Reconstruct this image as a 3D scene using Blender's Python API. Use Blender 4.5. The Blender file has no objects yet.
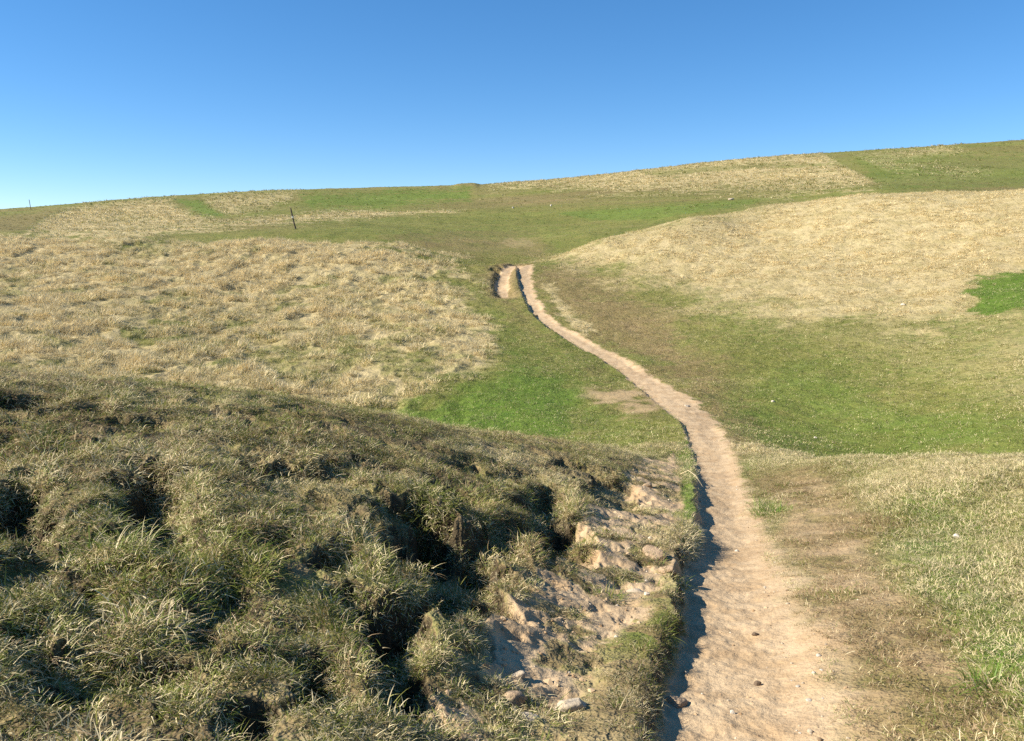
import bpy, bmesh, math, random
import numpy as np

random.seed(7)
RNG = np.random.default_rng(11)
scene = bpy.context.scene
C = scene.collection

# ---------------------------------------------------------------- camera model
W, H = 1024, 741
F = 803.7
EYE_ROW = 235.0
PITCH = math.atan((H / 2 - EYE_ROW) / F)
ct, st = math.cos(PITCH), math.sin(PITCH)

def ray(u, v):
    """photo pixel -> azimuth (clockwise from +y) and tangent of the elevation"""
    x = (np.asarray(u, float) - W / 2) / F
    yu = (H / 2 - np.asarray(v, float)) / F
    fy = ct + st * yu
    z = -st + ct * yu
    hyp = np.hypot(x, fy)
    return np.arctan2(x, fy), z / hyp

def project(az, d, z):
    x = d * np.sin(az); y = d * np.cos(az)
    fwd = y * ct - z * st
    up = y * st + z * ct
    ok = fwd > 0.05
    f = np.where(ok, fwd, 1.0)
    u = np.where(ok, W / 2 + F * x / f, -9999.0)
    v = np.where(ok, H / 2 - F * up / f, 9999.0)
    return u, v

# ---------------------------------------------------------------- noise
def hash2(ix, iy, seed):
    h = (ix.astype(np.int64) * 374761393 + iy.astype(np.int64) * 668265263 + seed * 974634721) & 0xFFFFFFFF
    h = ((h ^ (h >> 13)) * 1274126177) & 0xFFFFFFFF
    h = (h ^ (h >> 16)) & 0xFFFFFFFF
    return h / 4294967295.0

def vnoise(x, y, seed=0):
    ix = np.floor(x); iy = np.floor(y)
    fx = x - ix; fy = y - iy
    fx = fx * fx * fx * (fx * (fx * 6 - 15) + 10); fy = fy * fy * fy * (fy * (fy * 6 - 15) + 10)
    a = hash2(ix, iy, seed); b = hash2(ix + 1, iy, seed)
    c = hash2(ix, iy + 1, seed); d = hash2(ix + 1, iy + 1, seed)
    return (a + (b - a) * fx) * (1 - fy) + (c + (d - c) * fx) * fy      # 0..1

def fbm(x, y, octs=4, seed=0, gain=0.5):
    s = 0; a = 1.0; t = 0; c_, s_ = math.cos(0.6), math.sin(0.6)
    for o in range(octs):
        s = s + a * (vnoise(x, y, seed + o * 17) - 0.5); t += a
        x, y = (x * c_ - y * s_) * 2.03, (x * s_ + y * c_) * 2.03
        a *= gain
    return s / t * 2                                                     # about -1..1

def sstep(a, b, x):
    t = np.clip((x - a) / (b - a), 0, 1)
    return t * t * (3 - 2 * t)

# ---------------------------------------------------------------- terrain control points (u, v, distance)
CP = []
def col(u, *pairs):
    for v, d in pairs: CP.append((u, v, d, None))
def hid(u, d, z):                       # a point of a hidden hollow, by its height under the eye
    CP.append((u, None, d, z))
for u, z in ((-80, -1.50), (150, -1.55), (400, -1.66), (620, -1.72), (800, -1.72), (1100, -1.62)):
    hid(u, 0.8, z)
col(0, (741, 2.75), (600, 3.8), (500, 5.4), (440, 7.1), (395, 9.0), (370, 10.6), (330, 40), (300, 48), (265, 59), (239, 68), (237, 95), (231, 118), (222, 180), (215, 250), (211, 300))
hid(0, 21, -5.4); hid(0, 30, -5.0); hid(0, 78, -1.9)
col(130, (741, 2.7), (600, 3.75), (500, 5.3), (430, 7.6), (381, 10.9), (340, 38), (300, 47), (260, 59), (239, 67), (236, 93), (230, 118), (215, 210), (205, 270), (199, 325))
hid(130, 21, -5.4); hid(130, 29, -5.2); hid(130, 77, -1.9)
col(260, (741, 2.62), (600, 3.8), (500, 5.5), (440, 7.6), (393, 11.2), (330, 40), (280, 52), (241, 65), (236, 90), (229, 102), (222, 130), (207, 220), (191, 330))
hid(260, 20, -5.4); hid(260, 28, -5.4); hid(260, 75, -1.8)
col(400, (741, 2.72), (600, 4.1), (500, 6.2), (450, 8.6), (416, 12.2), (400, 27), (350, 34), (300, 46), (246, 63), (237, 85), (225, 120), (215, 160), (200, 240), (187, 325))
hid(400, 19, -5.4); hid(400, 72, -1.7)
col(512, (741, 2.9), (600, 4.7), (500, 7.8), (455, 10.8), (434, 13.6), (430, 22), (400, 25.5), (340, 36), (300, 46), (264, 57), (255, 75), (240, 95), (220, 140), (200, 220), (183.5, 320))
hid(512, 18, -5.0); hid(512, 64, -2.7)
col(600, (741, 3.12), (640, 4.52), (560, 6.5), (500, 9.2), (446, 15), (434, 21), (400, 25.5), (350, 35), (300, 46), (262, 56), (241, 61), (236, 88), (222, 125), (205, 170), (190, 240), (175.5, 340))
hid(600, 18, -4.92); hid(600, 72, -1.4)
col(690, (430, 20.5), (400, 25.5), (370, 31), (320, 41), (270, 52), (235, 59), (218, 64), (210, 115), (200, 170), (183, 250), (164.5, 370))
col(698, (450, 18), (470, 15))
hid(700, 76, 0.2)
col(725, (500, 11.5)); col(735, (550, 8.2)); col(745, (600, 5.85)); col(752, (670, 4.25)); col(757, (741, 3.25))
col(760, (455, 17), (440, 20), (420, 24), (370, 31), (320, 40), (270, 51), (225, 63), (206, 70), (200, 140), (180, 250), (157.5, 385))
hid(760, 82, 1.0)
col(860, (741, 3.35), (600, 5.7), (530, 8.7), (480, 12.2), (456, 15), (446, 21.5), (400, 27), (350, 34), (300, 43), (250, 54), (194, 70), (190, 140), (170, 260), (151, 410))
hid(860, 18.2, -4.95); hid(860, 85, 2.0)
col(940, (741, 3.3), (600, 5.6), (530, 8.5), (456, 14), (450, 20.5), (400, 26), (350, 33), (300, 42), (250, 53), (193, 69), (190, 145), (168, 260), (146, 430))
hid(940, 17.4, -4.75); hid(940, 85, 2.3)
col(1024, (741, 3.3), (600, 5.5), (530, 8.4), (457, 13.2), (451, 19.5), (400, 24), (350, 31), (300, 40), (250, 51), (192, 68), (190, 160), (165, 270), (140, 450))
hid(1024, 16.5, -4.45); hid(1024, 85, 2.6)
col(1250, (741, 3.1), (600, 5.2), (457, 12.5), (400, 24), (300, 40), (200, 66), (182, 180), (130, 450)); hid(1250, 16.5, -4.2); hid(1250, 85, 2.6)
col(-250, (741, 2.7), (600, 3.8), (440, 7.3), (366, 11), (300, 47), (243, 70), (232, 120), (220, 280)); hid(-250, 21, -5.0); hid(-250, 30, -4.8); hid(-250, 80, -2.0)
for u, z in ((0, 5), (260, 11), (512, 17), (760, 33), (1024, 48)):
    hid(u, 620, z); hid(u, 1500, z - 30); hid(u, 6000, -120)

def wfun(z, d): return (z + 1.6) / (d + 4.0)
def unw(w, d): return w * (d + 4.0) - 1.6
KA = 2.0                                 # azimuth counts for more than log distance
pa, pl, pw = [], [], []
for u, v, d, z in CP:
    a, t = ray(u, v if v is not None else 400)
    if z is None: z = t * d
    pa.append(float(a) * KA); pl.append(math.log(d + 0.6)); pw.append(wfun(z, d))
P = np.array([pa, pl]).T; pw = np.array(pw); n = len(P)
def tps_k(r2): return np.where(r2 > 1e-12, r2 * np.log(np.maximum(r2, 1e-12)), 0.0)
K = tps_k(((P[:, None] - P[None]) ** 2).sum(2)) + np.eye(n) * 2e-4
A = np.zeros((n + 3, n + 3)); A[:n, :n] = K; A[:n, n] = 1; A[:n, n + 1:] = P; A[n, :n] = 1; A[n + 1:, :n] = P.T
coef = np.linalg.solve(A, np.concatenate([pw, np.zeros(3)]))

def base_z(az, d):
    """smooth lie of the land; beyond the sides of the picture it carries on round"""
    az = np.asarray(az, float); d = np.asarray(d, float)
    shp = np.broadcast(az, d).shape
    az = np.broadcast_to(az, shp).ravel(); d = np.broadcast_to(d, shp).ravel()
    out = np.empty(az.size)
    for i in range(0, az.size, 20000):
        a0 = az[i:i + 20000]
        a = 0.70 * np.tanh(a0 / 0.70 * 0.5) / np.tanh(0.5) if False else np.clip(a0, -0.68, 0.68)
        fade = sstep(0.68, 2.6, np.abs(a0))
        a = a * (1 - fade)
        dd = d[i:i + 20000]
        q = np.stack([a * KA, np.log(dd + 0.6)], 1)
        r2 = ((q[:, None] - P[None]) ** 2).sum(2)
        w = tps_k(r2) @ coef[:n] + coef[n] + q @ coef[n + 1:]
        out[i:i + 20000] = unw(w, dd)
    return out.reshape(shp)

# distance table for tracing picture points onto the land
DT = np.exp(np.linspace(math.log(1.2), math.log(900), 900))
def hit(u, v, dmin=0.0, dmax=900.0):
    a, t = ray(u, v)
    m = (DT >= dmin) & (DT <= dmax)
    ds = DT[m]
    diff = base_z(np.full(ds.size, float(a)), ds) - float(t) * ds
    idx = np.nonzero(diff >= 0)[0]
    if len(idx) == 0: k = int(np.argmax(diff / ds)); d = ds[k]
    elif idx[0] == 0: d = ds[0]
    else:
        k = idx[0]; f = diff[k - 1] / (diff[k - 1] - diff[k]); d = ds[k - 1] + f * (ds[k] - ds[k - 1])
    return float(a), float(d)
def hit_xy(u, v, dmin=0.0, dmax=900.0):
    a, d = hit(u, v, dmin, dmax)
    return d * math.sin(a), d * math.cos(a)

def poly_dist(x, y, pts):
    """unsigned distance to a polyline, side (+ left of travel), and parameter 0..1"""
    best = np.full(x.shape, 1e18); side = np.zeros(x.shape); par = np.zeros(x.shape)
    nseg = len(pts) - 1
    for i in range(nseg):
        ax, ay = pts[i]; bx, by = pts[i + 1]
        dx, dy = bx - ax, by - ay; L2 = dx * dx + dy * dy + 1e-12
        t = np.clip(((x - ax) * dx + (y - ay) * dy) / L2, 0, 1)
        ex = x - (ax + t * dx); ey = y - (ay + t * dy)
        d2 = ex * ex + ey * ey
        m = d2 < best
        best = np.where(m, d2, best)
        side = np.where(m, np.sign(dx * (y - ay) - dy * (x - ax)), side)
        par = np.where(m, (i + t) / nseg, par)
    return np.sqrt(best), side, par

def poly_sd(x, y, pts):
    """signed distance to a closed polygon, negative inside"""
    best = np.full(x.shape, 1e18); inside = np.zeros(x.shape, bool)
    m = len(pts)
    for i in range(m):
        ax, ay = pts[i]; bx, by = pts[(i + 1) % m]
        dx, dy = bx - ax, by - ay
        t = np.clip(((x - ax) * dx + (y - ay) * dy) / (dx * dx + dy * dy + 1e-12), 0, 1)
        best = np.minimum(best, (x - ax - t * dx) ** 2 + (y - ay - t * dy) ** 2)
        if dy != 0:
            c = ((ay > y) != (by > y)) & (x < (bx - ax) * (y - ay) / dy + ax)
            inside ^= c
    return np.where(inside, -1, 1) * np.sqrt(best)

# ---------------------------------------------------------------- the path, in metres
PATH_L = [(262, 517), (275, 516.5), (290, 520), (312, 529), (326, 542), (339, 563), (357, 596), (372, 620), (390, 641), (405, 660), (420, 677), (435, 686), (450, 690), (465, 693), (481, 694), (500, 695), (521, 695), (540, 690), (562, 674), (602, 677), (643, 669), (684, 656), (741, 645), (800, 640)]
PATH_R = [(262, 535), (275, 530), (290, 534), (312, 544), (326, 561), (339, 586), (357, 622), (372, 646), (390, 677), (405, 700), (420, 714), (435, 724), (450, 731), (465, 736), (481, 741), (500, 746), (521, 752), (540, 762), (562, 768), (602, 793), (643, 815), (684, 826), (741, 836), (800, 850)]
PL = [hit_xy(u, v, 2.0, 62) for v, u in PATH_L]
PR = [hit_xy(u, v, 2.0, 62) for v, u in PATH_R]
CUT = [hit_xy(u, v, 30, 62) for u, v in ((519, 262.5), (511, 266), (505, 272), (502, 280), (502, 289), (505, 296))]
RIDGE_E = hit_xy(516, 263, 40, 62)

def wpts(*uv): return [hit_xy(u, v, 1.5, 20) for u, v in uv]
ERODED = wpts((638, 456), (682, 450), (690, 470), (688, 505), (680, 530), (674, 552), (672, 588), (650, 598), (636, 628), (602, 668), (586, 700), (596, 741), (600, 790), (350, 790), (405, 735), (440, 680), (472, 630), (508, 596), (538, 562), (566, 530), (592, 504), (622, 484))
BANKGRASS = wpts((606, 672), (640, 632), (658, 598), (676, 594), (680, 620), (672, 650), (658, 690), (648, 741), (642, 800), (608, 800), (594, 720))
TOPGRASS = wpts((676, 448), (692, 448), (698, 480), (696, 512), (686, 514), (680, 490))

# hollows trodden and slumped into the near bank: (u, v, half width px, half height px, depth)
PITS = [(152, 506, 48, 46, .40), (178, 545, 30, 18, .24), (14, 512, 40, 26, .28), (95, 600, 22, 12, .14), (298, 474, 60, 12, .20), (290, 488, 22, 9, .10),
        (8, 403, 60, 7, .34), (75, 414, 50, 6, .16), (150, 424, 40, 5, .10), (520, 474, 30, 6, .14), (360, 470, 26, 7, .12), (455, 500, 16, 12, .20), (500, 540, 20, 22, .24), (405, 516, 34, 14, .22), (442, 556, 54, 44, .46), (452, 588, 34, 30, .30), (388, 640, 42, 36, .34), (400, 686, 30, 30, .26),
        (322, 690, 34, 26, .22), (250, 720, 36, 16, .16), (60, 690, 40, 18, .18), (345, 560, 22, 16, .16), (548, 505, 16, 26, .28), (556, 540, 26, 24, .30), (618, 492, 18, 16, .18),
        (585, 470, 24, 5, .14), (490, 478, 30, 6, .10), (30, 640, 24, 16, .12), (200, 640, 26, 14, .10)]
FARP = [hit_xy(u, v, 40, 62) for u, v in ((485, 263), (493, 262), (498, 267), (495, 271), (489, 266), (501, 264))]
PW = []
for u, v, ru, rv, dep in PITS:
    cx, cy = hit_xy(u, v, 1.5, 16)
    x0, y0 = hit_xy(u - ru, v, 1.5, 16); x1, y1 = hit_xy(u + ru, v, 1.5, 16)
    a, dA = hit(u, v - rv, 1.5, 16); a, dB = hit(u, v + rv, 1.5, 16)
    rx = 0.5 * math.hypot(x1 - x0, y1 - y0); ry = 0.5 * abs(dA - dB) + 0.05
    PW.append((cx, cy, rx, ry, dep, math.atan2(cx, cy)))

def near_detail(x, y, d, az):
    """banks, hollows and hummocks within some seventy metres (returns height change)"""
    dz = np.zeros(x.shape)
    wob = 0.05 * fbm(x * 2.6, y * 2.6, 4, 5)
    wob2 = 0.03 * fbm(x * 9, y * 9, 3, 8)
    dl, sl, tl = poly_dist(x, y, PL)       # PL runs from far to near: left of travel is the right side on the ground
    dr, sr, tr = poly_dist(x, y, PR)
    inl = np.where(sl > 0, dl, -dl)          # >0 on the path side of its left edge
    inr = np.where(sr < 0, dr, -dr)
    lo = inl + wob + wob2
    par = tl * (len(PL) - 1)
    # the bank on the left of the path: high near the camera and at the far cut, none across the hollow
    hb = np.interp(par, [0, 1, 3, 4.5, 5.5, 11, 13, 15, 16, 17, 18.0, 19.0, 20, 21, 23], [.15, .17, .15, .10, .04, .02, .04, .10, .06, .14, .13, .08, .075, .055, .04])
    hb = hb * (1 + .35 * fbm(x * 1.7, y * 1.7, 2, 31))
    ends = (y < 58) & (y > 0.8)
    bank = hb * (1 - sstep(-.03, .05, lo)) * np.exp(-np.maximum(-inl, 0) / np.where(d > 30, 1.6, 1.1))
    dz += np.where(ends, bank, 0)
    # trodden bed
    onp = sstep(-.02, .10, lo) * sstep(-.12, .25, inr + wob)
    dz += np.where(ends, -.05 * onp, 0)
    dz += np.where(ends, onp * (.018 * fbm(x * 3.5, y * 2.2, 4, 40) + .010 * fbm(x * 14, y * 14, 3, 41) - .007 * sstep(.15, .45, fbm(x * 5.5, y * 4.0, 2, 43))), 0)
    # second old track beside the far bend
    dc, sc_, tc = poly_dist(x, y, CUT)
    dz -= .30 * np.exp(-(dc / .55) ** 4) * (d > 30)
    # hollows in the near bank: sharp on the sunny (left and far) lip, easing out to the right
    pn = fbm(x * 3.1, y * 3.1, 4, 77); pn2 = fbm(x * 9.7, y * 9.7, 3, 79)
    for cx, cy, rx, ry, dep, a in PW:
        m = (np.abs(x - cx) < 3 * (rx + ry)) & (np.abs(y - cy) < 3 * (rx + ry))
        if not m.any(): continue
        X = x[m] - cx; Y = y[m] - cy
        ca, sa = math.cos(a), math.sin(a)
        lx = (X * ca - Y * sa) / rx; ly = (X * sa + Y * ca) / ry
        r = np.hypot(lx, ly) + .55 * pn[m] + .22 * pn2[m]
        ang = np.arctan2(ly, lx)
        sharp = .26 + .5 * sstep(-.2, 1.0, np.cos(ang)) * 1.0
        body = 1 - sstep(1 - sharp, 1 + .06, r)
        rim = np.exp(-((r - 1.12) / .25) ** 2) * (lx < .3)
        dz[m] += -.85 * dep * body + .05 * dep * rim
    for fu, fv in FARP:
        rr = np.hypot(x - fu, y - fv) / .42 + .5 * wob * 12
        dz -= .32 * (1 - sstep(.55, 1.05, rr)) * (d > 40)
    # hummocky turf on the left, finer on the right
    leftish = sstep(.05, .5, -inl) * (1 - sstep(14, 22, d))
    er = poly_sd(x, y, ERODED)
    inside_er = 1 - sstep(-.12, .10, er + wob * 2)
    h1 = fbm(x * 1.3, y * 1.3, 3, 100); h2 = fbm(x * 4.2, y * 4.2, 3, 101)
    ridg = 1 - np.abs(fbm(x * 2.1, y * 2.6, 2, 103)) * 2.2
    rough = (.3 + .7 * sstep(0, .7, er)) * leftish * (1 - inside_er * .55) * sstep(1.2, 2.6, d)
    strong = .35 + .65 * (1 - sstep(5.5, 12, d))
    dz += rough * strong * (.040 * h1 + .018 * h2 + .018 * ridg + .018 * fbm(x * 8.5, y * 8.5, 3, 105) - .095 * sstep(.06, .36, fbm(x * 3.6, y * 3.6, 4, 107)) + .03 * fbm(x * 5.2, y * 5.2, 3, 533))
    dz += inside_er * (.035 * fbm(x * 1.8, y * 1.8, 3, 140) - .022 * np.abs(fbm(x * 5, y * 5, 3, 141)) + .010 * fbm(x * 16, y * 16, 3, 142) - .028 * sstep(.1, .5, fbm(x * 7, y * 7, 3, 143)) - .03)
    bg = poly_sd(x, y, BANKGRASS)
    dz += .015 * (1 - sstep(-.18, .08, bg + wob)) * (1 - sstep(-.03, .05, lo))
    rightish = sstep(.1, .8, -inr) * (1 - sstep(14, 22, d))
    dz += rightish * (.035 * fbm(x * 1.4, y * 1.4, 3, 110) + .018 * fbm(x * 5, y * 5, 3, 111))
    # the rest of the slopes
    mid = sstep(16, 24, d) * (1 - onp)
    dz += mid * (1 - sstep(-.12, .02, np.arctan2(x, y))) * .30 * (.5 - np.abs(fbm(x * .75, y * .75, 3, 125)))
    dz += mid * (.10 * fbm(x * .35, y * .35, 3, 120) + .06 * fbm(x * 1.1, y * 1.1, 3, 121))
    return dz

def land(az, d):
    z = base_z(az, d)
    x = d * np.sin(az); y = d * np.cos(az)
    zr, xr, yr, dr_, ar = z.ravel(), x.ravel(), y.ravel(), np.broadcast_to(d, z.shape).ravel(), np.broadcast_to(az, z.shape).ravel()
    m = (dr_ < 75) & (np.abs(ar) < 1.3)
    out = zr.copy()
    out[m] += near_detail(xr[m], yr[m], dr_[m], ar[m]) * (1 - sstep(1.0, 1.3, np.abs(ar[m]))) * (1 - sstep(68, 75, dr_[m]))
    far = dr_ > 60
    fx, fy = xr[far], yr[far]
    out[far] += sstep(60, 90, dr_[far]) * (.22 * fbm(fx * .11, fy * .11, 4, 200) + .10 * fbm(fx * .6, fy * .6, 2, 201)) * np.minimum(1, 400 / dr_[far])
    return out.reshape(z.shape)

# ---------------------------------------------------------------- land grid (polar, fine where the picture looks)
fine = np.arange(-37.0, 37.001, 0.088)
side = [37.0]; stp = .12
while side[-1] < 176:
    stp = min(stp * 1.09, 4.0); side.append(side[-1] + stp)
side = np.array(side[1:]); side = side[side < 179]
AZ = np.radians(np.concatenate([-side[::-1], fine, side]))
rows = [0.02, .2, .5, .8, 1.1, 1.35, 1.6, 1.8, 2.0]
while rows[-1] < 20: rows.append(rows[-1] * 1.0046)
while rows[-1] < 75: rows.append(rows[-1] * 1.0040)
while rows[-1] < 480: rows.append(rows[-1] * 1.0085)
while rows[-1] < 9000: rows.append(rows[-1] * 1.06)
D = np.array(rows)
NA, ND = len(AZ), len(D)
AG, DG = np.meshgrid(AZ, D)              # rows by distance
ZG = land(AG, DG)
# small mound on the far skyline
mu, mv = ray(466, 184)
ZG += .9 * np.exp(-((AG - float(mu)) / .0145) ** 6) * np.exp(-((DG - 318) / 25) ** 2)
XG, YG = DG * np.sin(AG), DG * np.cos(AG)

def ground_z(x, y):
    d = np.hypot(x, y); az = np.arctan2(x, y)
    ia = np.clip(np.searchsorted(AZ, az) - 1, 0, NA - 2); idd = np.clip(np.searchsorted(D, d) - 1, 0, ND - 2)
    fa = np.clip((az - AZ[ia]) / (AZ[ia + 1] - AZ[ia]), 0, 1); fd = np.clip((d - D[idd]) / (D[idd + 1] - D[idd]), 0, 1)
    return (ZG[idd, ia] * (1 - fa) + ZG[idd, ia + 1] * fa) * (1 - fd) + (ZG[idd + 1, ia] * (1 - fa) + ZG[idd + 1, ia + 1] * fa) * fd

# ---------------------------------------------------------------- what grows where
def zones(x, y):
    """straw, lush, dirt, brown: how much of each covers the ground at a place"""
    d = np.hypot(x, y); az = np.arctan2(x, y)
    zb = base_z(az, d)
    u, v = project(az, d, zb)
    sc = np.clip(400 / d, 4, 60)             # picture scale, to roughen the borders by about a metre
    n1 = fbm(x * .5, y * .5, 4, 300); n2 = fbm(x * .12, y * .12, 4, 301); n3 = fbm(x * 2.2, y * 2.2, 3, 302)
    nf = fbm(x * .03, y * .05, 4, 303)
    def reg(pts, soft, dmin, dmax, wob=1.0):
        m = (d >= dmin) & (d <= dmax) & (u > -900) & (u < 1900)
        out = np.zeros(x.shape)
        if m.any():
            s = poly_sd(u[m], v[m], pts)
            s = s + wob * min(soft, 34) * (.9 * n1[m] + .6 * n3[m] + .7 * n2[m])
            out[m] = 1 - sstep(-soft * .5, soft * .5, s)
        return out
    near = d < 19
    midd = (d >= 17) & (d < 80)
    straw = np.zeros(x.shape); lush = np.zeros(x.shape); dirt = np.zeros(x.shape); brown = np.zeros(x.shape)
    BIG = 1800
    # --- near ground
    n_left = near & (az < .24)
    straw = np.where(near, np.where(u < 690, .40 + .36 * n1 + .22 * n3, .55 + .30 * n1 + .1 * n3), straw)
    brown = np.where(near & (u < 690), .30 + .42 * fbm(x * 1.5, y * 1.5, 3, 311), brown)
    lush = np.maximum(lush, reg([(868, 520), (930, 500), (985, 560), (1024, 620), (1100, 700), (1100, 760), (1000, 730), (960, 660), (915, 590), (880, 560)], 100, 0, 19) * (.58 + .5 * n3))
    lush = np.maximum(lush, reg([(738, 462), (752, 460), (756, 480), (800, 490), (790, 520), (756, 515), (745, 490)], 14, 0, 19) * .8)
    lush = np.maximum(lush, reg([(820, 640), (860, 650), (866, 741), (838, 741)], 24, 0, 19) * .5)
    lush = np.maximum(lush, reg([(676, 440), (692, 440), (700, 480), (700, 520), (684, 522), (680, 480)], 8, 0, 19) * .7)
    b1 = reg([(740, 470), (800, 462), (860, 490), (880, 560), (940, 640), (1000, 700), (1030, 760), (860, 760), (830, 660), (790, 560)], 55, 0, 19)
    brown = np.maximum(brown, b1 * (.86 + .3 * n3)); lush = np.where(near, lush * (1 - .75 * b1), lush); dirt = np.maximum(dirt, b1 * np.clip(.38 + .45 * n3 + .35 * n1, 0, .55)); straw = np.where(near, straw * (1 - .75 * b1), straw)
    # --- hollow and slopes in the middle distance
    ls = reg([(-BIG, 200), (345, 225), (420, 243), (452, 256), (476, 285), (492, 330), (507, 366), (482, 386), (430, 404), (405, 412), (330, 470), (-BIG, 470)], 44, 17, 76, .8)
    straw = np.maximum(straw, ls * np.clip(.95 + .30 * n1 + .45 * n2 - .35 * (vnoise(x * .9, y * .9, 320) > .72), 0, 1.0))
    rs = reg([(535, 250), (600, 225), (700, 200), (820, 170), (BIG, 170), (BIG, 320), (980, 318), (880, 325), (800, 318), (740, 308), (660, 288), (600, 270), (560, 262)], 90, 17, 84, .8)
    straw = np.maximum(straw, rs * np.clip(.92 + .08 * n1 + .12 * n2, 0, 1))
    rs2 = reg([(660, 290), (820, 310), (1024, 300), (BIG, 320), (BIG, 425), (1024, 420), (960, 398), (890, 378), (800, 345), (700, 325)], 110, 17, 84)
    straw = np.maximum(straw, rs2 * np.clip(.50 + .18 * n1 + .3 * n2 + .12 * n3, 0, 1))
    patch = reg([(970, 291), (990, 283), (1030, 279), (BIG, 273), (BIG, 310), (1030, 311), (994, 309), (978, 302)], 15, 17, 84)
    straw *= (1 - patch); lush = np.maximum(lush, patch)
    lp = reg([(395, 418), (450, 396), (492, 376), (515, 352), (560, 366), (580, 390), (585, 415), (590, 450), (450, 450)], 60, 16, 40)
    lush = np.maximum(lush, lp * (.86 + .25 * n3 + .2 * n1)); straw *= (1 - .9 * lp)
    gl = reg([(470, 300), (495, 300), (560, 350), (640, 420), (660, 450), (560, 450), (560, 380), (500, 350)], 30, 16, 60)
    lush = np.maximum(lush, gl * (.35 + .3 * n1))
    gr = reg([(700, 390), (800, 360), (880, 385), (960, 410), (BIG, 440), (BIG, 470), (760, 460), (720, 430)], 40, 16, 60)
    lush = np.maximum(lush, gr * (.50 + .18 * n1 + .12 * n3))
    straw = np.where(midd, np.maximum(straw, .20 + .12 * n1), straw)
    lg = reg([(150, 330), (330, 290), (470, 290), (500, 380), (430, 420), (200, 400)], 90, 17, 76)
    straw = np.where(midd, straw * (1 - lg * np.clip(.30 + .6 * n1 + .4 * n3, 0, .75)), straw)
    bm = reg([(538, 266), (580, 262), (640, 300), (710, 360), (750, 420), (790, 460), (720, 460), (690, 400), (640, 365), (585, 335), (548, 310)], 46, 16, 62)
    brown = np.maximum(brown, bm * (.8 + .3 * n1))
    bm2 = reg([(470, 255), (512, 262), (516, 300), (545, 335), (600, 372), (660, 400), (640, 400), (575, 365), (520, 330), (490, 300)], 22, 20, 62)
    brown = np.maximum(brown, bm2 * (.5 + .4 * n1))
    edge_m = reg([(588, 392), (640, 380), (670, 395), (664, 408), (600, 404)], 26, 16, 40)
    brown = np.maximum(brown, edge_m * .9); dirt = np.maximum(dirt, edge_m * .5)
    pale = reg([(545, 290), (552, 288), (590, 328), (584, 336), (560, 318)], 10, 20, 62)
    straw = np.maximum(straw, pale * .7)
    # --- far land
    farm = d >= 76
    straw = np.where(farm, .16 + .25 * nf, straw)
    brown = np.where(farm, .22 + .8 * fbm(x * .022, y * .04, 5, 331), brown)
    fs = np.zeros(x.shape)
    for pts, soft, k in (
        ([(22, 234), (40, 220), (48, 214), (75, 207), (140, 200), (175, 198), (168, 203), (195, 216), (230, 221), (250, 222), (150, 230), (70, 236)], 3, .85),
        ([(-BIG, 236), (30, 234), (90, 231), (200, 225), (260, 219), (330, 212), (372, 211), (380, 216), (300, 221), (235, 228), (130, 237), (40, 238), (-BIG, 240)], 3, 1.0),
        ([(205, 197), (240, 192), (300, 190), (290, 200), (268, 208), (240, 212), (250, 216), (225, 216), (205, 206)], 4, .7),
        ([(360, 212), (430, 210.5), (465, 210), (462, 213), (400, 215), (370, 216)], 2, .85),
        ([(490, 186), (505, 180), (640, 164), (800, 150), (826, 152), (850, 163), (884, 178), (868, 186), (790, 188), (700, 190), (600, 191), (560, 187)], 6, .9),
        ([(835, 162), (940, 146), (960, 150), (900, 160), (955, 168), (880, 170)], 8, .75),
        ([(960, 166), (990, 172), (960, 176), (935, 173)], 5, .7),
        ([(755, 195), (790, 192), (790, 198), (760, 199)], 3, .6)):
        fs = np.maximum(fs, reg(pts, soft * 2.6, 80, 2000, 1.0) * k)
    tr = reg([(822, 152), (842, 152), (905, 181), (875, 181)], 5, 120, 900, .4)
    fs *= (1 - .9 * tr)
    ft = reg([(640, 172), (760, 163), (850, 163), (850, 166), (760, 168), (660, 178)], 4, 120, 900, .8)
    fs *= (1 - .5 * ft)
    straw = np.maximum(straw, fs * np.clip(.95 + .3 * n1 + .4 * n2, .3, 1.0)); brown = np.where(farm, brown * (1 - .8 * fs), brown)
    fl = reg([(552, 212), (640, 206), (770, 198), (750, 206), (650, 222), (575, 219)], 7, 90, 300, .5)
    fl2 = reg([(300, 196), (400, 189), (470, 188), (470, 200), (380, 208), (310, 208)], 10, 100, 420, .7)
    fl3 = reg([(170, 198), (200, 200), (230, 218), (205, 217)], 6, 100, 420, .7)
    fl4 = reg([(850, 156), (BIG, 135), (BIG, 192), (880, 190)], 10, 100, 600, .7)
    lush = np.maximum(lush, np.maximum(fl * .55, np.maximum(fl2 * .58, np.maximum(fl3 * .62, fl4 * .45))))
    brown = np.where(farm, np.clip(brown, 0, 1) * (1 - .8 * np.maximum(fl, fl2)), brown)
    fb = reg([(-60, 222), (20, 214), (48, 209), (66, 209), (44, 219), (22, 233), (-60, 236)], 6, 100, 420, .6)
    brown = np.maximum(brown, fb * .6); straw = np.where(farm, straw * (1 - .6 * fb), straw)
    fb2 = reg([(380, 238), (470, 235), (540, 238), (560, 262), (430, 256)], 12, 60, 130, .8)
    brown = np.maximum(brown, fb2 * (.55 + .4 * n1))
    fd = reg([(492, 240), (510, 237), (530, 240), (535, 246), (515, 248)], 4, 66, 130, 1.2)
    dirt = np.maximum(dirt, fd * .35)
    # --- bare earth: paths
    wob = .05 * fbm(x * 2.6, y * 2.6, 4, 5) + .03 * fbm(x * 9, y * 9, 3, 8)
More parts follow.
